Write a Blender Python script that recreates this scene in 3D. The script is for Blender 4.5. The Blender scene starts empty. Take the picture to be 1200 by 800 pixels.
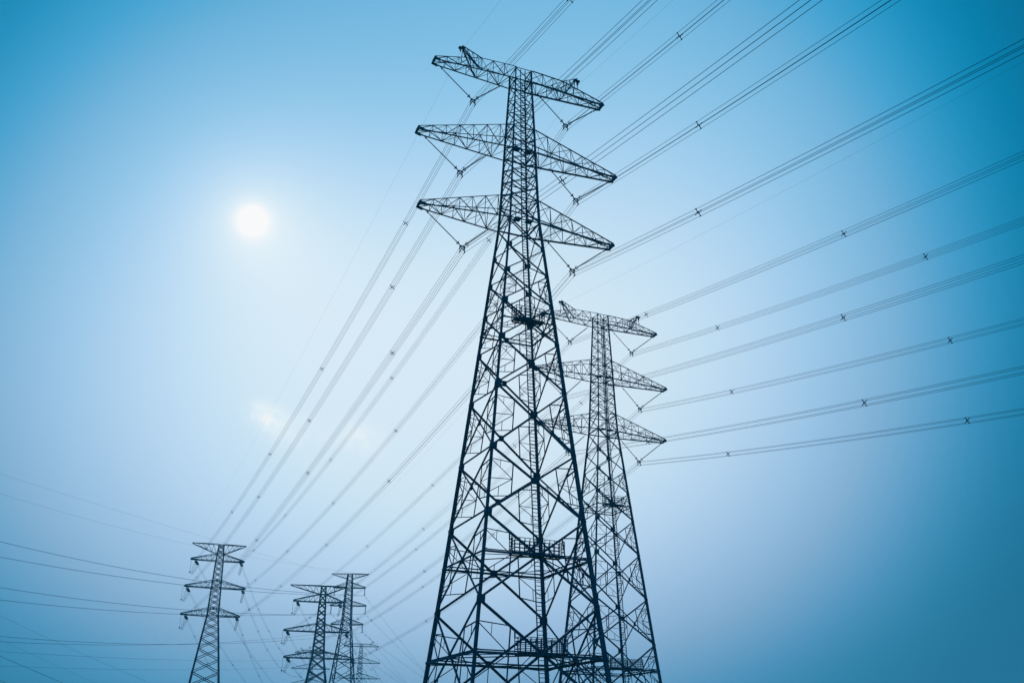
import bpy, math, random
from mathutils import Vector, Matrix
R = math.radians
random.seed(4)
S = bpy.context.scene
COL = S.collection
EYE = 1.6                                   # camera height above the ground

# ------------------------------------------------------------------ camera
cam_d = bpy.data.cameras.new('camera')
cam = bpy.data.objects.new('camera', cam_d); COL.objects.link(cam)
cam_d.sensor_width = 36.0
cam_d.lens = 34.65
cam_d.clip_start = 0.2; cam_d.clip_end = 20000
cam.matrix_world = (Matrix.Translation((0, 0, EYE)) @ Matrix.Rotation(R(90 + 22.94), 4, 'X')
                    @ Matrix.Rotation(R(0.771), 4, 'Z'))
S.camera = cam

# ------------------------------------------------------------------ exposure
S.view_settings.view_transform = 'Standard'
S.view_settings.look = 'None'
S.view_settings.exposure = 0.0
S.view_settings.gamma = 1.0
S.cycles.use_denoising = True
S.cycles.use_adaptive_sampling = False
S.cycles.max_bounces = 4
S.cycles.volume_bounces = 0

# ------------------------------------------------------------------ sky
SUN_AZ, SUN_EL = -16.91, 28.72              # seen in the photograph, left of the pylon
SUN = Vector((math.sin(R(SUN_AZ)) * math.cos(R(SUN_EL)), math.cos(R(SUN_AZ)) * math.cos(R(SUN_EL)), math.sin(R(SUN_EL))))
W = bpy.data.worlds.new('World'); S.world = W; W.use_nodes = True
nt = W.node_tree; nt.nodes.clear()
def N(t, **kw):
    n = nt.nodes.new(t)
    for k, v in kw.items(): setattr(n, k, v)
    return n
def put(sock, v):
    if isinstance(v, bpy.types.NodeSocket): nt.links.new(v, sock)
    else: sock.default_value = v
def M_(op, a, b=0.0, c=None, clamp=False):
    n = N('ShaderNodeMath', operation=op, use_clamp=clamp); put(n.inputs[0], a); put(n.inputs[1], b)
    if c is not None: put(n.inputs[2], c)
    return n.outputs[0]
def dot(v, d):
    n = N('ShaderNodeVectorMath', operation='DOT_PRODUCT'); put(n.inputs[0], v); put(n.inputs[1], tuple(d)); return n.outputs['Value']
def scal(col, f):
    n = N('ShaderNodeVectorMath', operation='SCALE'); put(n.inputs[0], tuple(col)); put(n.inputs['Scale'], f); return n.outputs[0]
def add(a, b):
    n = N('ShaderNodeVectorMath', operation='ADD'); put(n.inputs[0], a); put(n.inputs[1], b); return n.outputs[0]
tc = N('ShaderNodeTexCoord'); nrm = N('ShaderNodeVectorMath', operation='NORMALIZE')
nt.links.new(tc.outputs['Generated'], nrm.inputs[0]); DIR = nrm.outputs[0]
# bright haze round the sun with lens vignetting painted into its falloff, the sun's own glow, and the deeper blue away from them
VA, VE, VR = -0.1533, 0.6308, -0.4932
V2 = (1.0126, -0.8704)
def bearing(az, el): return Vector((math.sin(az) * math.cos(el), math.cos(az) * math.cos(el), math.sin(el)))
vc = bearing(VA, VE)
ve = Vector((-math.sin(VA) * math.sin(VE), -math.cos(VA) * math.sin(VE), math.cos(VE)))
va = math.cos(VR) * ve - math.sin(VR) * ve.cross(vc)
one_c = M_('SUBTRACT', 1.0, dot(DIR, vc))
e2 = dot(DIR, va)
qq = M_('MAXIMUM', M_('ADD', M_('MULTIPLY', one_c, 1.0103), M_('MULTIPLY', M_('MULTIPLY', e2, e2), 0.3570)), 1e-6)
L1 = M_('EXPONENT', M_('MULTIPLY', M_('POWER', qq, 1.4793), -1.0))
L2 = M_('EXPONENT', M_('MULTIPLY', M_('SUBTRACT', 1.0, dot(DIR, bearing(*V2))), -2.7227))
one_s = M_('MAXIMUM', M_('SUBTRACT', 1.0, dot(DIR, SUN)), 0.0)
ang = M_('SQRT', M_('MULTIPLY', one_s, 2.0))
LS = M_('EXPONENT', M_('MULTIPLY', ang, -1 / 0.05))
LC = M_('EXPONENT', M_('MULTIPLY', one_s, -2 / 0.0155 ** 2))
LW = M_('EXPONENT', M_('MULTIPLY', one_s, -2 / 0.2 ** 2))
sep = N('ShaderNodeSeparateXYZ'); nt.links.new(DIR, sep.inputs[0])
mr = N('ShaderNodeMapRange', interpolation_type='SMOOTHSTEP'); put(mr.inputs[0], sep.outputs['Z']); put(mr.inputs[1], 0.0); put(mr.inputs[2], 0.7)
T_ = mr.outputs[0]
val = M_('ADD', M_('MULTIPLY', M_('SUBTRACT', 1.0, T_), -6.4582), M_('MULTIPLY', T_, -6.7661))
for lobe, amt in ((L1, 7.3298), (L2, 5.4792), (LW, 0.0444)):
    val = M_('ADD', val, M_('MULTIPLY', lobe, amt))
val = M_('SMOOTH_MAX', M_('SMOOTH_MIN', val, 0.940, 0.06), 0.42, 0.20)      # flat-topped haze and vignette lobe over an even blue sky
for lobe, amt in ((LS, 0.14), (LC, 0.07)):
    val = M_('ADD', val, M_('MULTIPLY', lobe, amt))
# two faint puffs of cloud low in the bright lobe
nz = N('ShaderNodeTexNoise'); put(nz.inputs['Vector'], DIR); put(nz.inputs['Scale'], 60.0); put(nz.inputs['Detail'], 5.0); put(nz.inputs['Roughness'], 0.55)
nr = N('ShaderNodeMapRange'); put(nr.inputs[0], nz.outputs['Fac']); put(nr.inputs[1], 0.25); put(nr.inputs[2], 0.7)
def pxdir(x, y):
    a, b = (x - 600) / 1155.0, (400 - y) / 1155.0
    v = Vector((a, b, -1.0)); v = cam.matrix_world.to_3x3() @ v; return v.normalized()
for (x, y, wd, am) in ((300, 482, 0.010, 0.07), (314, 490, 0.013, 0.065), (330, 501, 0.017, 0.035), (350, 510, 0.02, 0.012), (412, 512, 0.012, 0.038), (434, 515, 0.014, 0.04), (385, 518, 0.025, 0.012)):
    m = M_('EXPONENT', M_('MULTIPLY', M_('SUBTRACT', 1.0, dot(DIR, pxdir(x, y))), -2 / wd ** 2))
    val = M_('ADD', val, M_('MULTIPLY', M_('MULTIPLY', m, nr.outputs[0]), am))
LOW_SKY = [(0.060, 0.300, 0.430), (0.120, 0.420, 0.565), (0.205, 0.500, 0.655), (0.318, 0.570, 0.734), (0.459, 0.640, 0.794), (0.575, 0.710, 0.843), (0.662, 0.780, 0.908), (0.745, 0.850, 0.956), (0.810, 0.910, 0.982), (0.900, 0.960, 0.995), (1.000, 1.000, 1.000)]
HIGH_SKY = [(0.000, 0.300, 0.470), (0.000, 0.420, 0.579), (0.010, 0.500, 0.678), (0.118, 0.570, 0.761), (0.255, 0.640, 0.832), (0.430, 0.710, 0.878), (0.545, 0.780, 0.927), (0.685, 0.850, 0.970), (0.805, 0.910, 0.982), (0.900, 0.960, 0.995), (1.000, 1.000, 1.000)]
def ramp(stops):
    n = N('ShaderNodeValToRGB'); r = n.color_ramp; r.interpolation = 'LINEAR'; put(n.inputs[0], val)
    for i, c in enumerate(stops):
        e = r.elements[i] if i < 2 else r.elements.new(c[1])
        e.position = c[1]; e.color = (*c, 1)
    return n.outputs[0]
mixc = N('ShaderNodeMix', data_type='RGBA'); put(mixc.inputs[0], M_('ADD', T_, M_('MULTIPLY', sep.outputs['X'], 0.0), clamp=True)); put(mixc.inputs[6], ramp(LOW_SKY)); put(mixc.inputs[7], ramp(HIGH_SKY))
gm = N('ShaderNodeGamma'); put(gm.inputs[0], mixc.outputs[2]); put(gm.inputs[1], 2.2)
bg1 = N('ShaderNodeBackground'); put(bg1.inputs[0], gm.outputs[0]); put(bg1.inputs[1], 0.95)
sky = N('ShaderNodeTexSky', sky_type='NISHITA'); sky.sun_disc = False
sky.sun_elevation = R(SUN_EL); sky.sun_rotation = R(SUN_AZ); sky.dust_density = 3.0; sky.air_density = 1.0
bg2 = N('ShaderNodeBackground'); nt.links.new(sky.outputs[0], bg2.inputs[0]); put(bg2.inputs[1], 0.0006)
ad = N('ShaderNodeAddShader'); nt.links.new(bg1.outputs[0], ad.inputs[0]); nt.links.new(bg2.outputs[0], ad.inputs[1])
wo = N('ShaderNodeOutputWorld'); nt.links.new(ad.outputs[0], wo.inputs[0])

# ------------------------------------------------------------------ sun
sd = bpy.data.lights.new('sun', 'SUN'); sd.energy = 2.2; sd.angle = R(0.53); sd.color = (1.0, 0.95, 0.87)
so = bpy.data.objects.new('sun', sd); COL.objects.link(so)
so.rotation_euler = (-SUN).to_track_quat('-Z', 'Y').to_euler()

# ------------------------------------------------------------------ materials
def mat(name, color, rough=0.5, metal=0.0, var=0.25, scale=3.0, bump=0.0, col2=None):
    m = bpy.data.materials.new(name); m.use_nodes = True; t = m.node_tree; b = t.nodes['Principled BSDF']
    b.inputs['Roughness'].default_value = rough; b.inputs['Metallic'].default_value = metal; b.inputs['Specular IOR Level'].default_value = 0.12
    tc_ = t.nodes.new('ShaderNodeTexCoord'); n = t.nodes.new('ShaderNodeTexNoise'); n.inputs['Scale'].default_value = scale; n.inputs['Detail'].default_value = 4
    t.links.new(tc_.outputs['Object'], n.inputs['Vector'])
    r = t.nodes.new('ShaderNodeValToRGB'); t.links.new(n.outputs['Fac'], r.inputs[0])
    c2 = col2 or [c * (1 + var) for c in color]; c1 = color if col2 else [c * (1 - var) for c in color]
    r.color_ramp.elements[0].position = 0.35; r.color_ramp.elements[1].position = 0.65
    r.color_ramp.elements[0].color = (*c1, 1); r.color_ramp.elements[1].color = (*c2, 1)
    t.links.new(r.outputs[0], b.inputs['Base Color'])
    if bump:
        bp = t.nodes.new('ShaderNodeBump'); bp.inputs['Strength'].default_value = bump
        t.links.new(n.outputs['Fac'], bp.inputs['Height']); t.links.new(bp.outputs[0], b.inputs['Normal'])
    return m
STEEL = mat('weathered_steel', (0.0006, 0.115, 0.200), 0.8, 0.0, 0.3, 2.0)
PLATE = mat('gusset_steel', (0.0006, 0.085, 0.155), 0.5, 0.2, 0.3, 4.0)
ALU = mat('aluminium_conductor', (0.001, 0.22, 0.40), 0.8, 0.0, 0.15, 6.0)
GLASS = mat('glazed_insulator', (0.001, 0.11, 0.20), 0.8, 0.0, 0.2, 9.0)
CONC = mat('concrete', (0.30, 0.29, 0.27), 0.9, 0.0, 0.2, 5.0, 0.3)
GRASS = mat('grassland', (0.045, 0.075, 0.025), 0.95, 0.0, 0.3, 0.05, 0.4, (0.10, 0.10, 0.045))

# ------------------------------------------------------------------ helpers
def new_mesh(name, vs, fs, m):
    me = bpy.data.meshes.new(name); me.from_pydata(vs, [], fs); me.materials.append(m); me.update(); return me
class MB:
    def __init__(s): s.v = []; s.f = []
    def addm(s, vs, fs, mtx=None):
        o = len(s.v); s.v += [tuple(mtx @ Vector(v)) if mtx else tuple(v) for v in vs]; s.f += [tuple(i + o for i in q) for q in fs]
    def beam(s, p, q, w, n=(0, 0, 1)): s.addm(ANG_V, ANG_F, member(p, q, w, n))
    def bar(s, p, q, w, n=(0, 0, 1), d=None): s.addm(BOX_V, BOX_F, member(p, q, w, n, d))
    def box(s, c, dx, dy, dz): s.addm([(c[0] + x * dx, c[1] + y * dy, c[2] + (z - .5) * dz) for x, y, z in BOX_V], BOX_F)
    def tube(s, pts, r, k=5):
        o = len(s.v); n = len(pts); pts = [Vector(p) for p in pts]
        for i, p in enumerate(pts):
            t = (pts[min(i + 1, n - 1)] - pts[max(i - 1, 0)]).normalized()
            x = t.cross(Vector((0, 0, 1)));
            if x.length < 1e-3: x = Vector((1, 0, 0))
            x.normalize(); y = t.cross(x)
            for j in range(k):
                a = 2 * math.pi * j / k; s.v.append(tuple(p + x * math.cos(a) * r + y * math.sin(a) * r))
        for i in range(n - 1):
            for j in range(k):
                a, b = o + i * k + j, o + i * k + (j + 1) % k; s.f.append((a, b, b + k, a + k))
    def mesh(s, name, m): return new_mesh(name, s.v, s.f, m)
th = 0.16                                    # flange thickness of the unit angle section
prof = [(.5, -.5), (.5, .5), (.5 - th, .5), (.5 - th, -.5 + th), (-.5, -.5 + th), (-.5, -.5)]
ANG_V = [(x, y, z) for z in (0, 1) for x, y in prof]
ANG_F = [(i, (i + 1) % 6, (i + 1) % 6 + 6, i + 6) for i in range(6)] + [(3, 2, 1, 0), (5, 4, 3, 0), (6, 7, 8, 9), (6, 9, 10, 11)]
BOX_V = [(x, y, z) for z in (0, 1) for x, y in ((-.5, -.5), (.5, -.5), (.5, .5), (-.5, .5))]
BOX_F = [(3, 2, 1, 0), (4, 5, 6, 7), (0, 1, 5, 4), (1, 2, 6, 5), (2, 3, 7, 6), (3, 0, 4, 7)]
def member(p, q, w, n=(0, 0, 1), d=None):
    p = Vector(p); q = Vector(q); z = q - p; L = z.length; z = z / L; n = Vector(n)
    x = n - z * n.dot(z)
    if x.length < 1e-3: x = Vector((1, 0.3, 0)) - z * Vector((1, 0.3, 0)).dot(z)
    x.normalize(); y = z.cross(x); d = w if d is None else d
    return Matrix(((x.x * w, y.x * d, z.x * L, p.x), (x.y * w, y.y * d, z.y * L, p.y), (x.z * w, y.z * d, z.z * L, p.z), (0, 0, 0, 1)))
UNIT = {}
def unit(kind, m):
    k = (kind, m.name)
    if k not in UNIT:
        UNIT[k] = new_mesh(kind + '_section', ANG_V if kind == 'angle' else BOX_V, ANG_F if kind == 'angle' else BOX_F, m)
    return UNIT[k]
def ob(name, data, parent=None, mtx=None):
    o = bpy.data.objects.new(name, data); COL.objects.link(o)
    if parent: o.parent = parent
    if mtx is not None: o.matrix_basis = mtx
    return o
def thing(name, label, cat, group=None, mtx=None):
    o = ob(name, None, None, mtx); o.empty_display_size = .5; return tag(o, label, cat, group)
def tag(o, label, cat, group=None):
    o['label'] = label; o['category'] = cat
    if group: o['group'] = group
    return o
def piece(name, parent, p, q, w, n=(0, 0, 1), m=None, kind='angle', d=None):
    return ob(name, unit(kind, m or STEEL), parent, member(p, q, w, n, d))
def lerp(a, b, t): return tuple(a[i] + (b[i] - a[i]) * t for i in range(3))
def interp(tab, z):
    for (z0, w0), (z1, w1) in zip(tab, tab[1:]):
        if z <= z1: return w0 + (w1 - w0) * (z - z0) / (z1 - z0)
    return tab[-1][1]
FACES = [((1, 0), (0, 1)), ((0, 1), (-1, 0)), ((-1, 0), (0, -1)), ((0, -1), (1, 0))]   # outward normal, along
def fpt(face, s, w, z, inset=0.0):
    (nx, ny), (ax, ay) = FACES[face]
    return (nx * (w - inset) + ax * s * w, ny * (w - inset) + ay * s * w, z)
def legs(root, prof_w, levels, wleg, dz):
    mb = MB()
    for z0, z1 in zip(levels, levels[1:]):
        a, b = prof_w(z0), prof_w(z1); wl = (wleg(z0) + wleg(z1)) / 2
        h = wl / 2
        mb.beam((a - h, a - h, z0 + dz), (b - h, b - h, z1 + dz + .02), wl, (1, 0, 0))
    # the unit angle has its corner at +x -y: turn it so the corner points out along +x +y
    vs = [(v[0], v[1], v[2]) for v in mb.v]
    me = new_mesh('leg', vs, mb.f, STEEL)
    for k in range(4): ob('leg', me, root, Matrix.Rotation(R(90 * k), 4, 'Z'))
def footings(root, w):
    mb = MB(); mb.box((0, 0, 0.15), 1.5, 1.5, 0.9); me = mb.mesh('footing', CONC)
    for sx, sy in ((1, 1), (-1, 1), (-1, -1), (1, -1)): ob('footing', me, root, Matrix.Translation((sx * w, sy * w, 0)))

# ------------------------------------------------------------------ setting: the ground
g = MB(); n = 60
for j in range(n + 1):
    for i in range(n + 1):
        x = ((i / n) * 2 - 1); y = ((j / n) * 2 - 1)
        g.v.append((x * abs(x) * 6000, y * abs(y) * 6000, 0.0))
for j in range(n):
    for i in range(n):
        a = j * (n + 1) + i; g.f.append((a, a + 1, a + n + 2, a + n + 1))
go = ob('ground', g.mesh('ground', GRASS)); go['kind'] = 'structure'; go['label'] = 'flat grassland below the pylons'

# ------------------------------------------------------------------ suspension pylons (six arms hung with V strings)
PROF = [(-3, 6.63), (7.19, 5.523), (14.77, 4.702), (46.71, 1.581), (49.17, 1.459), (54.69, 1.257), (57.37, 1.168), (63.25, 0.93), (64.64, 0.915)]
LOW = [2.9, 11.11, 17.95, 23.6, 29.33, 33.95, 37.72, 40.9, 43.7, 46.71]
UP = [46.71, 49.17, 50.55, 51.93, 53.31, 54.69, 56.03, 57.37, 58.84, 60.31, 61.78, 63.25, 64.64]
ARMS = [('upper', 63.25, 64.64, 9.28), ('middle', 54.69, 57.37, 10.55), ('lower', 46.71, 49.17, 10.0)]
def wleg(z): return interp([(-5, .33), (11, .30), (30, .25), (47, .20), (65, .145)], z)
def wdiag(z): return interp([(-5, .20), (11, .18), (24, .155), (36, .125), (47, .095), (65, .062)], z)

def cross_arm(root, side, zb, zt, a, dz, rich, flat_to=0.0):
    wb, wt = interp(PROF, zb), interp(PROF, zt)
    tip_b = {sv: (side * a, sv * .42, zb + .02 + dz) for sv in (-1, 1)}
    tip_t = {sv: (side * a, sv * .42, zb + .30 + dz) for sv in (-1, 1)}
    rb = {sv: (side * wb, sv * wb, zb + dz) for sv in (-1, 1)}
    rt = {sv: (side * wt, sv * wt, zt + dz) for sv in (-1, 1)}
    def B(sv, s): return lerp(rb[sv], tip_b[sv], s)
    def Tp(sv, s):
        p = lerp(rt[sv], tip_t[sv], s)
        if flat_to:
            z = zt + dz - (0 if s < flat_to else (s - flat_to) / (1 - flat_to) * (zt - zb - .30))
            p = (p[0], p[1], z)
        return p
    mb = MB()
    cuts = [0, flat_to, 1] if flat_to else [0, 1]
    for sv in (-1, 1):
        mb.beam(rb[sv], tip_b[sv], .14 if rich else .24, (0, 0, -1))
        for s0, s1 in zip(cuts, cuts[1:]): mb.beam(Tp(sv, s0), Tp(sv, s1), .085 if rich else .15, (0, 0, 1))
    # boxed tip with its hanger plates
    mb.bar(lerp(tip_b[-1], tip_t[-1], .1), lerp(tip_b[1], tip_t[1], .1), .15)
    mb.bar(lerp(tip_b[-1], tip_t[-1], .95), lerp(tip_b[1], tip_t[1], .95), .14)
    for sv in (-1, 1):
        mb.bar((side * (a - .5), sv * .47, zb - .06 + dz), (side * (a + .12), sv * .45, zb + .1 + dz), .08, (0, 1, 0), .26)
    arm = ob('cross_arm', mb.mesh('cross_arm', STEEL), root)
    n = 7
    ss = [1 - (1 - i / n) ** 1.0 for i in range(n + 1)]
    webs = []
    for sv in (-1, 1):
        for i in range(n):
            s0, s1 = ss[i], ss[i + 1]
            if 0 < i < n - 0: webs.append((B(sv, s0), Tp(sv, s0), .05, (0, sv, 0)))
            webs.append(((Tp(sv, s0), B(sv, s1)) if i % 2 == 0 else (B(sv, s0), Tp(sv, s1))) + (.062, (0, sv, 0)))
    for i in range(n):
        s0, s1 = ss[i], ss[i + 1]
        k = 1 if i % 2 else -1
        if i: webs.append((B(-1, s0), B(1, s0), .05, (0, 0, -1))); webs.append((Tp(-1, s0), Tp(1, s0), .045, (0, 0, 1)))
        webs.append((B(k, s0), B(-k, s1), .055, (0, 0, -1)))
        webs.append((Tp(-k, s0), Tp(k, s1), .048, (0, 0, 1)))
    if rich:
        for w in webs: piece('web_brace', arm, *w)
    else:
        mb2 = MB()
        for w in webs[::2]: mb2.beam(w[0], w[1], w[2] * 1.7, w[3])
        o = ob('web_bracing', mb2.mesh('web_bracing', STEEL), arm); o['kind'] = 'stuff'
    return arm

def suspension_pylon(pos, rot, dz_eye, label, rich=True):
    dz = dz_eye + EYE                                   # design heights are measured from eye level
    zb = -dz                                            # design height of the ground here
    root = thing('lattice_pylon', label, 'pylon', 'lattice suspension pylons', Matrix.Translation((pos[0], pos[1], 0)) @ Matrix.Rotation(rot, 4, 'Z'))
    low = [zb] + [z for z in LOW if z > zb + 2.5]
    pw = lambda z: interp(PROF, z)
    legs(root, pw, low + UP[1:], wleg, dz)
    footings(root, pw(zb))
    P = lambda f, s, z, i=.06: (lambda q: (q[0], q[1], q[2] + dz))(fpt(f, s, pw(z), z, i))
    diag, horiz, second, plates = [], [], [], []
    lv = low + UP[1:]
    for f in range(4):
        nx = (*FACES[f][0], 0)
        for z0, z1 in zip(lv, lv[1:]):
            w = wdiag((z0 + z1) / 2)
            diag.append((P(f, -1, z0, .05), P(f, 1, z1, .05), w, nx))
            diag.append((P(f, 1, z0, .05 + w * .55), P(f, -1, z1, .05 + w * .55), w, nx))
            if z1 < 42 and z0 > -2:
                w0, w1 = pw(z0), pw(z1); t = w0 / (w0 + w1); zc = z0 + (z1 - z0) * t       # where the diagonals cross
                Cx = P(f, 0, zc, .08)
                big = (z1 - z0) / 7.0
                for sd in (-1, 1):
                    a, b = P(f, sd, z0, .08), P(f, sd, z1, .08)
                    Mb, Mt = lerp(a, Cx, .5), lerp(b, Cx, .5)
                    l1, l3 = lerp(a, b, .22), lerp(a, b, .80); lm = lerp(a, b, .5); V = lerp(Mb, Mt, .5)
                    ww = .042 + .035 * big
                    second += [(Mb, Mt, ww * 1.1, nx), (l3, Mt, ww, nx), (l3, V, ww * .9, nx), (V, lm, ww * .7, nx), (V, lerp(a, b, .28), ww * .9, nx), (l1, Mb, ww, nx),
                               (lerp(l3, Mt, .45), lerp(l3, V, .45), ww * .6, nx), (lerp(l1, Mb, .45), lerp(lerp(a, b, .28), V, .45), ww * .6, nx)]
                if z1 < 38: plates.append((lerp(Cx, (Cx[0], Cx[1], Cx[2] - 1), .28), lerp(Cx, (Cx[0], Cx[1], Cx[2] + 1), .28), .03, .55 * big ** .5, nx))
        for zh, wd in ((46.71, .13), (49.17, .10), (54.69, .12), (57.37, .10), (63.25, .12), (64.64, .09), (51.93, .07), (60.31, .06)):
            horiz.append((P(f, -1, zh, .10), P(f, 1, zh, .10), wd, nx))
        for zh, wd in ((7.19, .19), (14.77, .165), (35.85, .12)):
            if zh < zb + 1: continue
            horiz.append((P(f, -1, zh, .02), P(f, 1, zh, .02), wd, nx))
            horiz.append((P(f, -1, zh + .22, .32), P(f, 1, zh + .22, .32), wd * .55, nx))
            horiz.append((P(f, 0, zh, .15), P((f + 1) % 4, 0, zh, .15), wd * .42, (0, 0, 1)))       # plan bracing
    for zl in low[1:]:
        if zl > 44: continue
        s = .36 * wleg(zl) / .27
        for f in range(4):
            for sd in (-1, 1):
                a = P(f, sd * (1 - .3 / pw(zl)), zl - s * .8, .0); b = P(f, sd * (1 - .3 / pw(zl)), zl + s * .8, .0)
                plates.append((a, b, .03, s, (*FACES[f][0], 0)))
    if rich:
        for d in diag: piece('diagonal_brace', root, *d)
        for d in horiz: piece('horizontal_brace', root, *d)
        second.sort(key=lambda d: -(Vector(d[1]) - Vector(d[0])).length * d[2])
        for d in second[:300]: piece('secondary_brace', root, *d)
        mb = MB()
        for d in second[300:]: mb.beam(d[0], d[1], d[2], d[3])
        o = ob('secondary_bracing', mb.mesh('secondary_bracing', STEEL), root); o['kind'] = 'stuff'
        for p, q, t, w, nx in plates: piece('gusset_plate', root, p, q, t, nx, PLATE, 'box', w)
    else:
        mb = MB()
        for d in diag + horiz: mb.beam(d[0], d[1], d[2] * 2.0, d[3])
        o = ob('bracing', mb.mesh('bracing', STEEL), root); o['kind'] = 'stuff'
    for nm, z0, z1, a in ARMS:
        for side in (-1, 1): cross_arm(root, side, z0, z1, a, dz, rich, .42 if nm == 'upper' else 0)
    # earth-wire horns leaning out over the upper arms
    for side in (-1, 1):
        mb = MB(); tip = (side * 6.48, 0, 65.86 + dz)
        for sv in (-1, 1):
            wy = .93 + (.42 - .93) * .45
            lo = (side * 4.75, sv * wy, 63.3 + dz); hi = (side * 4.45, sv * wy, 64.62 + dz); out = (side * 6.3, sv * wy * .8, 63.3 + dz + .9)
            t1 = (tip[0] - side * .18, sv * .16, tip[2] - .12); t2 = (tip[0] - side * .02, sv * .16, tip[2] + .12)
            mb.beam(lo, t1, .10, (0, sv, 0)); mb.beam(hi, t2, .08, (0, sv, 0)); mb.beam(out, t1, .06, (0, sv, 0))
            for i in range(4):
                mb.beam(lerp(lo, t1, i / 4), lerp(hi, t2, (i + 1) / 4), .042, (0, sv, 0)); mb.beam(lerp(lo, t1, i / 4), lerp(hi, t2, i / 4), .035, (0, sv, 0))
        mb.bar((tip[0] - side * .35, 0, tip[2]), (tip[0] + side * .3, 0, tip[2] - .1), .14, (0, 0, 1), .30)
        mb.bar((tip[0] + side * .1, -.2, tip[2] - .2), (tip[0] + side * .1, .2, tip[2] - .2), .1)
        mb.bar((tip[0] + side * .1, 0, tip[2] - .1), (tip[0] + side * .1, 0, tip[2] - .55), .09)
        ob('earth_wire_horn', mb.mesh('earth_wire_horn', STEEL), root)
    if rich:
        # ladder up the middle of the near face, with hoops above the first deck
        rail, rung = MB(), MB(); z = zb + 1.0; prev = None
        fl = lambda u, zz, o=.25: (u, -(pw(zz) - o), zz + dz)
        for u in (-.28, .22):
            zs = [zb + 1.0] + [q for q in lv if q > zb + 1.1]
            for z0, z1 in zip(zs, zs[1:]): rail.bar(fl(u, z0), fl(u, z1), .10, (0, 1, 0), .06)
        while z < 63: rung.bar(fl(-.28, z, .22), fl(.22, z, .22), .05); z += .31
        la = ob('ladder', rail.mesh('ladder', STEEL), root); o = ob('rungs', rung.mesh('rungs', STEEL), la); o['kind'] = 'stuff'
        # step bolts up the far right leg
        sb = MB(); z = zb + 3; k = 0
        while z < 62:
            w = pw(z); sb.bar((w - .05, w - .05 - .2 * (k % 2), z + dz), (w + .26 - .1 * (k % 2), w + .02 - .16 * (k % 2), z + dz), .035); z += .38; k += 1
        o = ob('step_bolts', sb.mesh('step_bolts', STEEL), root); o['kind'] = 'stuff'
        for zp, ln in ((7.19, 3.9), (14.77, 4.3), (35.85, 2.7)):
            if zp < zb + 1: continue
            y0 = -(pw(zp) + .25); de = MB(); zz = zp + dz + .12
            de.box((0, y0 + .55, zz), ln, .9, .06)
            for yy in (y0 + .05, y0 + 1.05): de.bar((-ln / 2, yy, zz - .12), (ln / 2, yy, zz - .12), .12, (0, 0, 1), .08)
            for i in range(6): de.bar((-ln / 2 + ln * i / 5, y0, zz - .08), (-ln / 2 + ln * i / 5, y0 + 1.1, zz - .08), .09)
            p = ob('platform', de.mesh('platform', PLATE), root)
            rl = MB(); n = int(ln / .42)
            for yy in (y0, y0 + 1.1):
                for i in range(n + 1): rl.bar((-ln / 2 + ln * i / n, yy, zz), (-ln / 2 + ln * i / n, yy, zz + 1.12), .05)
                for h in (.3, .58, .86, 1.12): rl.bar((-ln / 2, yy, zz + h), (ln / 2, yy, zz + h), .045)
            for xx in (-ln / 2, ln / 2):
                for h in (.3, .58, .86, 1.12): rl.bar((xx, y0, zz + h), (xx, y0 + 1.1, zz + h), .045)
                rl.bar((xx, y0 + .5, zz), (xx, y0 + .5, zz + 1.12), .05)
            rl.bar((-ln / 2, y0 + 1.1, zz + 1.1), (-ln / 2, y0 + 1.1, zz + 1.75), .09)
            ob('railing', rl.mesh('railing', STEEL), p)
        for zp in (54.9, 46.9):
            rb = MB(); y = -(pw(zp)); zz = zp + dz
            rb.box((-.62, y + .5, zz), .62, .7, .12); rb.box((.58, y + .5, zz), .62, .7, .12)
            for xx in (-.93, -.31, .27, .89): rb.bar((xx, y + .15, zz), (xx, y + .15, zz + .9), .05)
            rb.bar((-.93, y + .15, zz + .9), (-.31, y + .15, zz + .9), .05); rb.bar((.27, y + .15, zz + .9), (.89, y + .15, zz + .9), .05)
            ob('rest_platform', rb.mesh('rest_platform', PLATE), root)
    return root

# ------------------------------------------------------------------ insulators
def shed_mesh(name, n, r, core):
    mb = MB(); k = 8
    rings = []
    for i in range(n):
        z = .06 + .88 * i / n; d = .88 / n
        rings += [(z, core), (z + d * .25, core), (z + d * .35, r), (z + d * .6, r * .55), (z + d * .7, core)]
    rings = [(0, core * .8)] + rings + [(1, core * .8)]
    for z, rr in rings:
        for j in range(k): a = 2 * math.pi * j / k; mb.v.append((rr * math.cos(a), rr * math.sin(a), z))
    for i in range(len(rings) - 1):
        for j in range(k): a, b = i * k + j, i * k + (j + 1) % k; mb.f.append((a, b, b + k, a + k))
    return mb.mesh(name, GLASS)
STRING = shed_mesh('insulator_string', 26, .075, .038)
SHORT = shed_mesh('strain_string', 14, .20, .10)
def ring_mesh(r, t):
    mb = MB(); mb.tube([(r * math.cos(a * math.pi / 7), r * math.sin(a * math.pi / 7), 0) for a in range(15)], t, 5); return mb.mesh('grading_ring', ALU)
RING = ring_mesh(.17, .03)
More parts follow.
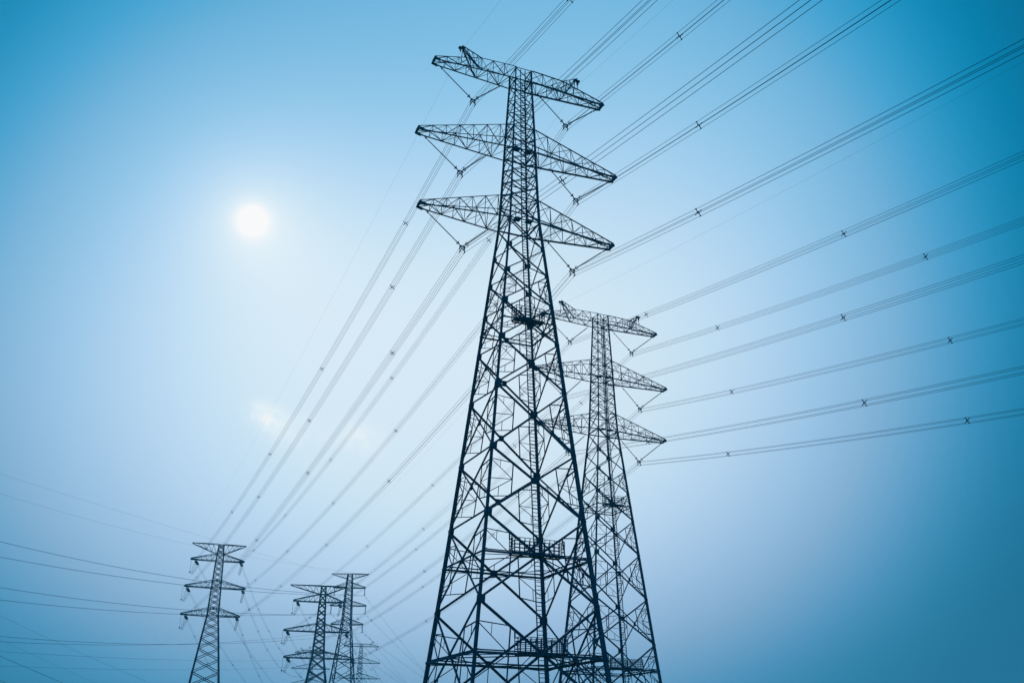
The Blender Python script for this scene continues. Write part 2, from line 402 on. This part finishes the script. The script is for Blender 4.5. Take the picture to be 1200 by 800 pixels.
def v_string(root_m, side, u_out, u_in, z_out, z_in, cu, cz, label):
    t = thing('v_string_insulator', label, 'insulator', 'V-string insulators under pylon arms', root_m @ Matrix.Translation((side * cu, 0, cz)))
    L = lambda u, z: Vector((side * (u - cu), 0, z - cz))
    for (u, z) in ((u_out, z_out), (u_in, z_in)):
        top = L(u, z); e = top.normalized(); bot = e * .45
        s = ob('string', STRING, t, member(bot, top - e * .55, 1, (0, 1, 0)))
        fi = MB(); fi.bar(top - e * .58, top, .05, (0, 1, 0)); fi.bar(top - e * .60, top - e * .48, .13, (0, 1, 0)); fi.bar(e * .1, bot + e * .02, .06, (0, 1, 0)); fi.bar(bot, bot + e * .12, .12, (0, 1, 0))
        ob('fitting', fi.mesh('fitting', PLATE), t)
        mtx = member(bot + e * .16, bot + e * 1.16, 1, (0, 1, 0)); ob('grading_ring', RING, t, mtx)
    y = MB()
    y.bar((-.27, 0, .10), (.27, 0, .10), .04, (0, 1, 0), .14); y.bar((-.225, 0, .1), (-.225, 0, -.30), .035, (0, 1, 0), .06); y.bar((.225, 0, .1), (.225, 0, -.30), .05, (0, 1, 0), .08)
    y.bar((-.225, 0, .05), (.225, 0, -.33), .05, (0, 1, 0), .07); y.bar((.225, 0, .05), (-.225, 0, -.33), .05, (0, 1, 0), .07)
    ob('yoke_plate', y.mesh('yoke_plate', PLATE), t)
    for du in (-.225, .225):
        for dzz in (-.075, -.525):
            c = MB(); c.bar((du, -.22, dzz), (du, .2, dzz), .07); c.bar((du, 0, dzz), (du, 0, dzz + .2), .05); ob('clamp', c.mesh('clamp', PLATE), t)
    return t

# ------------------------------------------------------------------ conductors
def para(P, Q, c, n=40):
    P, Q = Vector(P), Vector(Q); Lh = (Q - P).to_2d().length; out = []
    for i in range(n + 1):
        k = i / n; p = P.lerp(Q, k); p.z -= c * Lh * Lh * k * (1 - k); out.append(p)
    return out
def front(P, d, s, c, n=48, L=250.0):
    out = []
    for i in range(n + 1):
        t = L * (i / n) ** 1.25; out.append(Vector((P[0] + d[0] * t, P[1] + d[1] * t, P[2] + s * t + c * t * t)))
    return out
def spacer_mesh():
    mb = MB(); h = .225
    for sx, sz in ((1, 1), (1, -1)):
        mb.bar((-h * sx, 0, -h * sz), (h * sx, 0, h * sz), .035, (0, 1, 0), .05)
    for sx in (-1, 1):
        for sz in (-1, 1): mb.bar((sx * h, -.08, sz * h), (sx * h, .07, sz * h), .065)
    mb.bar((-.1, 0, -.1), (-.1, 0, .1), .04); mb.bar((.1, 0, -.1), (.1, 0, .1), .04)
    return mb.mesh('spacer', PLATE)
SPACER = spacer_mesh()
def bundle(label, paths, r, offs, spacers=(), group='conductors of the power lines', name='conductor_bundle', sc=1.0):
    """paths: one polyline; every sub-conductor runs along it at its offset across the line"""
    o0 = paths[0]
    t = thing(name, label, 'power cable', group, Matrix.Translation(o0))
    dirh = (paths[-1] - paths[0]); dirh.z = 0; dirh.normalize(); side = Vector((dirh.y, -dirh.x, 0))
    for (a, b) in offs:
        mb = MB(); mb.tube([p + side * a + Vector((0, 0, b)) - o0 for p in paths], r, 5)
        ob('conductor', mb.mesh('conductor', ALU), t)
    for s in spacers:
        acc = 0.0
        for p, q in zip(paths, paths[1:]):
            l = (q - p).length
            if acc + l >= s:
                c = p.lerp(q, (s - acc) / l); y = (q - p).normalized(); x = side.copy(); z = x.cross(y)
                ob('spacer', SPACER, t, Matrix.Translation(c - o0) @ Matrix((x, y, z)).transposed().to_4x4() @ Matrix.Scale(sc, 4)); break
            acc += l
    return t
QUAD = [(-.225, .225), (.225, .225), (-.225, -.225), (.225, -.225)]
TWIN = [(-.2, 0), (.2, 0)]

CL = {'upper': (5.08, 59.83, 1.9, 62.75, 8.85, 62.95), 'middle': (6.14, 51.27, 3.2, 54.2, 10.1, 54.45), 'lower': (5.64, 43.3, 2.75, 46.1, 9.55, 46.5)}
def P3(p): return Vector((p[0], p[1], p[2] + EYE))
AA = {'EL': (-86.93, 271.35, 53.64), 'ER': (-73.25, 275.35, 53.61), 'TL': (-85.72, 271.71, 49.16), 'TR': (-74.21, 275.07, 49.35), 'ML': (-86.9, 271.36, 41.75), 'MR': (-72.95, 275.44, 41.89), 'LL': (-86.38, 271.51, 34.5), 'LR': (-73.64, 275.24, 34.59)}
BB = {'EL': (-61.65, 284.12, 44.7), 'ER': (-46.83, 286.87, 44.61), 'TL': (-59.6, 284.5, 40.29), 'TR': (-48.14, 286.63, 40.16), 'ML': (-61.59, 284.14, 32.21), 'MR': (-45.64, 287.09, 32.06), 'LL': (-60.88, 284.27, 24.96), 'LR': (-43.49, 287.49, 25.03)}

def build_line(pos, rot, dz_eye, far, who, farname, s_front, c_left, c_front, sp_left, sp_front, rich=True, wires=True):
    rm = Matrix.Translation((pos[0], pos[1], 0)) @ Matrix.Rotation(rot, 4, 'Z')
    ev = Vector((-math.sin(rot), math.cos(rot), 0))
    for row in ('upper', 'middle', 'lower'):
        cu, cz, ui, zi, uo, zo = CL[row]; k = dz_eye + EYE
        for sd, sn in ((-1, 'left'), (1, 'right')):
            v_string(rm, sd, uo, ui, zo + k, zi + k, cu, cz + k, f'V-shaped insulator hanging under the {row} {sn} arm of {who}')
            if not wires: continue
            cp = rm @ Vector((sd * cu, 0, cz + k - .3))
            key = row[0].upper().replace('U', 'T') + sn[0].upper()
            fpt_ = P3(far[key]) - ev * 2.6 + Vector((0, 0, -.45))
            left = para(cp, fpt_, c_left, 40); fr = front(cp, -ev, s_front, c_front)
            path = fr[::-1] + left[1:]
            lf = sum((b - a).length for a, b in zip(fr, fr[1:])); ll = sum((b - a).length for a, b in zip(left, left[1:]))
            jit = random.Random(key + who)
            sps = [lf - s - jit.uniform(-.6, .6) for s in sp_front] + [lf + ll * s for s in sp_left]
            bundle(f'four-wire cable bundle held by the {row} {sn} V insulator of {who}', path, .016, QUAD, sorted(sps))
    if wires:
        for sd, sn in ((-1, 'left'), (1, 'right')):
            cp = rm @ Vector((sd * 6.58, 0, 65.3 + dz_eye + EYE)); E = P3(far['E' + sn[0].upper()])
            path = front(cp, -ev, s_front * .93, c_front * .85)[::-1] + para(cp, E, c_left * .7, 30)[1:]
            bundle(f'thin single earth wire on the top {sn} horn of {who}', path, .0055, [(0, 0)], (), 'earth wires of the power lines', 'earth_wire')

MAIN, T2 = (0.499, 82.414), (12.988, 132.644)
ROT1, ROT2 = R(22.846), R(23.186)
suspension_pylon(MAIN, ROT1, 0.0, 'tallest and nearest steel lattice pylon with six arms in the middle')
suspension_pylon(T2, ROT2, -4.367, 'second large lattice pylon standing close behind the right side of the tallest one')
build_line(MAIN, ROT1, 0.0, AA, 'the nearest tallest pylon', 'left', -.228, .00036, .00036, (.104, .30, .492, .70, .905), (21.9, 57.0, 95, 135))
build_line(T2, ROT2, -4.367, BB, 'the second pylon behind it', 'middle', -.207, .00038, .00036, (.10, .345, .60, .855), (22.0, 57.0, 95, 135))
# two more of the same design far away
D_, E_ = (-79.9, 560.0), (-110.3, 580.0)
suspension_pylon(D_, R(8), -7.8, 'small hazy far pylon lowest at the right of the distant group', False)
suspension_pylon(E_, R(10), -9.6, 'faint far pylon half hidden behind the dark angle pylon', False)
build_line(D_, R(8), -7.8, None, 'the lowest far pylon on the right', '', 0, 0, 0, (), (), False, False)
build_line(E_, R(10), -9.6, None, 'the faint far pylon', '', 0, 0, 0, (), (), False, False)

# ------------------------------------------------------------------ angle pylons with flat arms
def angle_pylon(pos, rot, label, prof, arms, earth, ndiv, wl, wd):
    """arms: (z bottom, z top root, reach left, reach right); earth: (z top, z lower root, left, right); heights above eye level"""
    dz = EYE
    root = thing('angle_pylon', label, 'pylon', 'angle pylons in the distance', Matrix.Translation((pos[0], pos[1], 0)) @ Matrix.Rotation(rot, 4, 'Z'))
    pw = lambda z: interp(prof, z)
    top = prof[-1][0]
    lv = [prof[0][0]] + ndiv
    legs(root, pw, lv, lambda z: wl * (1.25 if z < 20 else 1.0 if z < 38 else .8), dz)
    footings(root, pw(prof[0][0]))
    P = lambda f, s, z, i=.05: (lambda q: (q[0], q[1], q[2] + dz))(fpt(f, s, pw(z), z, i))
    for f in range(4):
        nx = (*FACES[f][0], 0)
        for z0, z1 in zip(lv, lv[1:]):
            w = wd * (1.2 if z0 < 20 else 1)
            piece('diagonal_brace', root, P(f, -1, z0), P(f, 1, z1), w, nx); piece('diagonal_brace', root, P(f, 1, z0, .05 + w * .6), P(f, -1, z1, .05 + w * .6), w, nx)
            if z1 - z0 > 4.4:
                zc = z0 + (z1 - z0) * pw(z0) / (pw(z0) + pw(z1)); C = P(f, 0, zc)
                for sd in (-1, 1):
                    piece('secondary_brace', root, lerp(P(f, sd, z0), C, .5), lerp(P(f, sd, z1), C, .5), w * .5, nx)
                    piece('secondary_brace', root, P(f, sd, (z0 + z1) / 2), lerp(P(f, sd, z1), C, .5), w * .5, nx)
                    piece('secondary_brace', root, P(f, sd, (z0 + z1) / 2), lerp(P(f, sd, z0), C, .5), w * .5, nx)
        for zh in [a[0] for a in arms] + [a[1] for a in arms] + [top]:
            piece('horizontal_brace', root, P(f, -1, zh, .1), P(f, 1, zh, .1), wd, nx)
    for (zb, zt, l, r) in arms:
        for sd, a in ((-1, l), (1, r)):
            mb = MB(); wb, wt = pw(zb), pw(zt); tip = [(sd * a, sv * .35, zb + dz) for sv in (-1, 1)]
            for sv, t in zip((-1, 1), tip):
                A0, B0 = (sd * wb, sv * wb, zb + dz), (sd * wt, sv * wt, zt + dz); t2 = (t[0], t[1], t[2] + .38)
                mb.beam(A0, t, wl * .5, (0, 0, -1)); mb.beam(B0, t2, wl * .42, (0, 0, 1))
                for i in range(1, 5):
                    mb.beam(lerp(A0, t, i / 5), lerp(B0, t2, i / 5), .07, (0, sv, 0)); mb.beam(lerp(A0, t, i / 5), lerp(B0, t2, (i - 1) / 5), .07, (0, sv, 0))
            for i in range(5):
                mb.beam(lerp((sd * wb, -wb, zb + dz), tip[0], i / 5), lerp((sd * wb, wb, zb + dz), tip[1], (i + 1) / 5), .08); mb.beam(lerp((sd * wb, wb, zb + dz), tip[1], i / 5), lerp((sd * wb, -wb, zb + dz), tip[0], i / 5 + .1), .07)
            mb.bar((sd * a, -.5, zb + dz + .18), (sd * a, .5, zb + dz + .18), .42, (1, 0, 0), .4); mb.bar((sd * (a - 1.5), -.42, zb + dz + .1), (sd * (a + .3), -.42, zb + dz + .1), .3, (0, 0, 1), .14)
            mb.bar((sd * (a - 1.5), .42, zb + dz + .1), (sd * (a + .3), .42, zb + dz + .1), .3, (0, 0, 1), .14)
            ob('cross_arm', mb.mesh('cross_arm', STEEL), root)
    zt, zl, l, r = earth
    for sd, a in ((-1, l), (1, r)):
        mb = MB(); wb, wt = pw(zl), pw(min(zt, top))
        for sv in (-1, 1):
            t = (sd * a, sv * .12, zt + dz); A0, B0 = (sd * wt, sv * wt, zt + dz), (sd * wb, sv * wb, zl + dz)
            mb.beam(A0, t, wl * .45, (0, 0, 1)); mb.beam(B0, (t[0], t[1], t[2] - .15), wl * .4, (0, 0, -1))
            for i in range(1, 5):
                mb.beam(lerp(A0, t, i / 5), lerp(B0, t, i / 5), .06, (0, sv, 0)); mb.beam(lerp(A0, t, i / 5), lerp(B0, t, (i - 1) / 5), .06, (0, sv, 0))
        mb.bar((sd * (a - .3), 0, zt + dz), (sd * (a + .1), 0, zt + dz), .22, (0, 0, 1), .3)
        ob('earth_wire_arm', mb.mesh('earth_wire_arm', STEEL), root)
    return root
cA, sA = math.cos(R(16.3)), math.sin(R(16.3))
A_, B_, C_ = (-79.96 + .38 * cA, 273.39 + .38 * sA), (-52.61, 285.8), (-58.46 - .3, 370.0)
angle_pylon(A_, R(16.3), 'dark angle pylon farthest left with jumper loops under its arms',
            [(-1.6, 6.3), (17.5, 3.87), (34.4, 1.67), (49.1, 1.12), (53.5, .80)],
            [(49.1, 50.95, 7.4, 6.4), (41.85, 43.7, 8.1, 7.5), (34.45, 36.35, 8.15, 6.85)], (53.6, 50.95, 7.65, 6.6),
            [5.5, 11.5, 16.5, 20.0, 23.2, 26.0, 28.6, 30.7, 32.6, 34.45, 35.8, 37.3, 38.8, 40.3, 41.85, 43.2, 44.7, 46.2, 47.7, 49.1, 50.95, 52.2, 53.5], .40, .17)
angle_pylon(B_, R(10.5), 'dark thick-legged angle pylon at the left of the distant pair',
            [(-1.6, 6.3), (18.7, 2.88), (24.9, 1.86), (32.1, 1.41), (40.1, 1.0), (44.6, .78)],
            [(40.2, 42.32, 7.9, 5.5), (32.1, 34.2, 9.8, 7.8), (25.0, 26.75, 9.1, 9.5)], (44.65, 42.32, 9.2, 6.5),
            [5.0, 11.0, 15.5, 18.7, 21.8, 25.0, 26.75, 28.6, 30.4, 32.1, 34.2, 36.2, 38.2, 40.2, 42.32, 44.6], .46, .22)
angle_pylon(C_, R(-1), 'slender pale angle pylon at the right of the distant pair with jumper posts',
            [(-1.6, 6.5), (24, 4.0), (44.3, 1.78), (56.8, 1.3), (62.3, .95)],
            [(57.25, 59.1, 5.6, 5.8), (50.8, 52.5, 6.3, 6.5), (44.2, 45.9, 5.5, 5.85)], (62.35, 60.5, 6.8, 7.0),
            [6.0, 13.0, 19.0, 24.0, 28.5, 32.2, 35.5, 38.6, 41.5, 44.2, 45.9, 47.5, 49.1, 50.8, 52.5, 54.1, 55.7, 57.25, 59.1, 60.6, 62.3], .40, .19)

def strain(P, Q, label, r=1.0):
    P, Q = Vector(P), Vector(Q); e = (Q - P).normalized()
    t = thing('strain_insulator', label, 'insulator', 'strain insulators on the angle pylons', Matrix.Translation(P))
    x = e.cross(Vector((0, 0, 1))).normalized(); L = (Q - P).length
    for k in (-.22, .22): ob('string', SHORT, t, member(x * k + e * .3, x * k + e * (L - .3), 1))
    y = MB(); y.bar(e * .25 - x * .35, e * .25 + x * .35, .12); y.bar(e * (L - .25) - x * .35, e * (L - .25) + x * .35, .12); y.bar((0, 0, 0), e * .3, .1); y.bar(e * (L - .3), e * L, .1)
    ob('yoke_plate', y.mesh('yoke_plate', PLATE), t); return t
def loop(label, P, Mid, Q):
    P, Mid, Q = Vector(P), Vector(Mid), Vector(Q); pts = []
    C2 = Mid * 2 - (P + Q) / 2
    for i in range(15):
        k = i / 14; pts.append(P * (1 - k) ** 2 + C2 * 2 * k * (1 - k) + Q * k * k)
    return bundle(label, pts, .036, [(-.18, 0), (.18, 0)], (), 'jumper loops under the angle pylon arms', 'jumper_loop')
OUT_A = {'TR': (-60, 443.5, 31.0, .0008), 'MR': (-66, 446.9, 24.0, .0008), 'LR': (-80, 511.3, 14.0, .0006), 'TL': (-82.2, 543.3, 16, .00066), 'ML': (-90.7, 545.2, 13.8, .00071), 'LL': (-100, 539.7, 12, .0007)}
OUT_A = {'TR': (-85.99, 443.47, 34.71, .00099), 'MR': (-88.31, 446.87, 31.8, .00097), 'LR': (-99.23, 511.31, 20.0, .00066), 'TL': (-82.15, 543.34, 14.1, .00066), 'ML': (-90.70, 545.22, 13.8, .00071), 'LL': (-106.65, 539.73, 14.9, .00079)}
OUT_B = {'TL': (-39.53, 573.5, 8.8, .00071), 'ML': (-47.6, 569.4, 9.2, .00074), 'LL': (-28.2, 581.1, 8.5, .00075), 'TR': (-20, 575, 8.8, .00071), 'MR': (-24, 571, 9.0, .00074), 'LR': (-10, 581, 8.5, .00075)}
RN = {'T': 'top', 'M': 'middle', 'L': 'lowest'}; SN = {'L': 'left', 'R': 'right'}
for ends, outs, who, rot in ((AA, OUT_A, 'the farthest left angle pylon', ROT1), (BB, OUT_B, 'the dark thick-legged angle pylon', ROT2)):
    ev = Vector((-math.sin(rot), math.cos(rot), 0))
    for k in ('TL', 'TR', 'ML', 'MR', 'LL', 'LR'):
        P = P3(ends[k]); nm = f'{RN[k[0]]} {SN[k[1]]} arm of {who}'
        qi = P - ev * 2.6 + Vector((0, 0, -.45)); strain(P - ev * .3, qi, f'strain insulator facing the viewer on the {nm}')
        E = P3(outs[k][:3]); path = para(P + Vector((0, 0, -.2)), E, outs[k][3], 36)
        d0 = (path[1] - path[0]).normalized(); qo = path[0] + d0 * 2.9
        strain(path[0] + d0 * .25, qo, f'strain insulator leading away behind the {nm}')
        path = [qo] + [p for p in path[1:] if (p - path[0]).length > 3.5]
        bundle(f'two-wire cable sagging away from the {nm}', path, .022, TWIN, (12, 34, 58, 84, 112, 142), sc=.9)
        mid = (P + Vector((0, 0, -3.7)))
        if k[1] == 'L':
            out = P + Vector((-1.0, -.2, 0)); bt = out + Vector((0, 0, -3.4))
            t = thing('jumper_insulator', f'thin insulator rod under the {nm}', 'insulator', 'jumper insulators', Matrix.Translation(out))
            ob('string', STRING, t, member((0, 0, -.2), (0, 0, -3.3), .75, (1, 0, 0))); w = MB(); w.bar((0, 0, 0), (0, 0, -.25), .06); w.bar((0, 0, -3.25), (0, 0, -3.6), .26); w.bar((-.3, 0, -3.5), (.3, 0, -3.5), .09)
            ob('clamp', w.mesh('clamp', PLATE), t); mid = bt + Vector((.5, .2, -.5))
        loop(f'slack jumper loop under the {nm}', qi, mid, qo)
# the slender pylon: jumper posts, cables from the left and cables leaving to the right
CC = {'TL': (-5.6, 57.25), 'TR': (5.5, 57.25), 'ML': (-6.35, 50.8), 'MR': (6.2, 50.8), 'LL': (-5.5, 44.2), 'LR': (5.55, 44.2)}
CIN = {'TR': (-177.5, 248.0, 61.1, .00074), 'TL': (-183.5, 235.2, 55.2, .0006), 'MR': (-189.2, 261.0, 49.3, .00074), 'ML': (-185.7, 244.6, 42.4, .00066), 'LR': (-185.3, 237.3, 32.6, .00079), 'LL': (-179.5, 235.1, 28.3, .00069)}
COUT = {'TR': (-16.7, 642.4, 8.0, -.00005), 'MR': (10, 660, 8.3, .0002), 'LR': (36, 655, 9.0, .0003), 'TL': (-30, 640, 8, 0), 'ML': (-10, 650, 8, .0002), 'LL': (15, 650, 8, .0003)}
for k, (u, z) in CC.items():
    nm = f'{RN[k[0]]} {SN[k[1]]} arm of the slender pale pylon'
    P = Vector((C_[0] + .3 + u, 370.0, z + EYE))
    t = thing('jumper_insulator', f'post insulator hanging down from the {nm}', 'insulator', 'jumper insulators', Matrix.Translation(P + Vector((0, 0, -.02))))
    ob('string', SHORT, t, member((0, 0, -.15), (0, 0, -2.5), 1.1, (1, 0, 0))); w = MB(); w.bar((0, 0, 0), (0, 0, -.2), .12); w.bar((0, 0, -2.4), (0, 0, -2.75), .3); w.bar((-.4, 0, -2.7), (.4, 0, -2.7), .1)
    ob('clamp', w.mesh('clamp', PLATE), t)
    B = P + Vector((0, 0, -2.75)); ci = CIN[k]; co = COUT[k]
    pin = para(P3(ci[:3]), B, ci[3], 40); bundle(f'cable from the left edge to the {nm}', pin, .03, TWIN, ())
    po = para(B, P3(co[:3]), co[3], 30); bundle(f'cable running down to the right from the {nm}', po, .017, TWIN, (3, 7, 60), sc=.8)
for k, ci in {'EL': (-182.6, 227.1, 79.0, .00012), 'ER': (-183.3, 234.0, 76.4, .00066)}.items():
    sd = -1 if k == 'EL' else 1
    bundle(f'thin earth wire from the left to the slender pale pylon, {SN[k[1]]} tip', para(P3(ci[:3]), (C_[0] + sd * 6.9, 370, 62.3 + EYE), ci[3], 30), .017, [(0, 0)], (), 'earth wires of the power lines', 'earth_wire')
# lower cables at the left edge of the view, running to the faint far pylon or past it
def ray(px, dist):
    d = pxdir(*px); return Vector((0, 0, EYE)) + d * (dist / d.y)
bundle('upper of two low faint cables reaching the far pylon from the left edge', para(ray((-120, 754), 330), ray((343, 773), 580), .00012, 30), .03, TWIN, ())
bundle('lower of two low faint cables reaching the far pylon from the left edge', para(ray((-120, 774), 330), ray((346, 781), 580), .00012, 30), .03, TWIN, ())
bundle('upper slanting cable crossing the bottom left corner', para(ray((-120, 713), 330), ray((260, 872), 420), .0004, 30), .032, TWIN, ())
bundle('lower slanting cable crossing the bottom left corner', para(ray((-120, 740), 330), ray((200, 880), 420), .0004, 30), .03, TWIN, ())
bundle('faintest thin wire slanting down the lower left sky', para(ray((-120, 662), 420), ray((330, 860), 560), .0003, 30), .02, TWIN, ())
bundle('second faint thin wire below it in the lower left sky', para(ray((-120, 690), 420), ray((300, 875), 560), .0003, 30), .018, TWIN, ())

# ------------------------------------------------------------------ haze: one box of thin even air round everything
HAZE = 0.00030
hm = bpy.data.materials.new('haze_air'); hm.use_nodes = True; ht = hm.node_tree; ht.nodes.clear()
vo = ht.nodes.new('ShaderNodeVolumePrincipled'); vo.inputs['Density'].default_value = HAZE; vo.inputs['Color'].default_value = (0.10, 0.58, 0.90, 1); vo.inputs['Anisotropy'].default_value = 0.35
mo = ht.nodes.new('ShaderNodeOutputMaterial'); ht.links.new(vo.outputs[0], mo.inputs['Volume'])
h = MB(); h.box((0, 300, 40), 1500, 1500, 82); ho = ob('haze', h.mesh('haze', hm)); ho['kind'] = 'stuff'
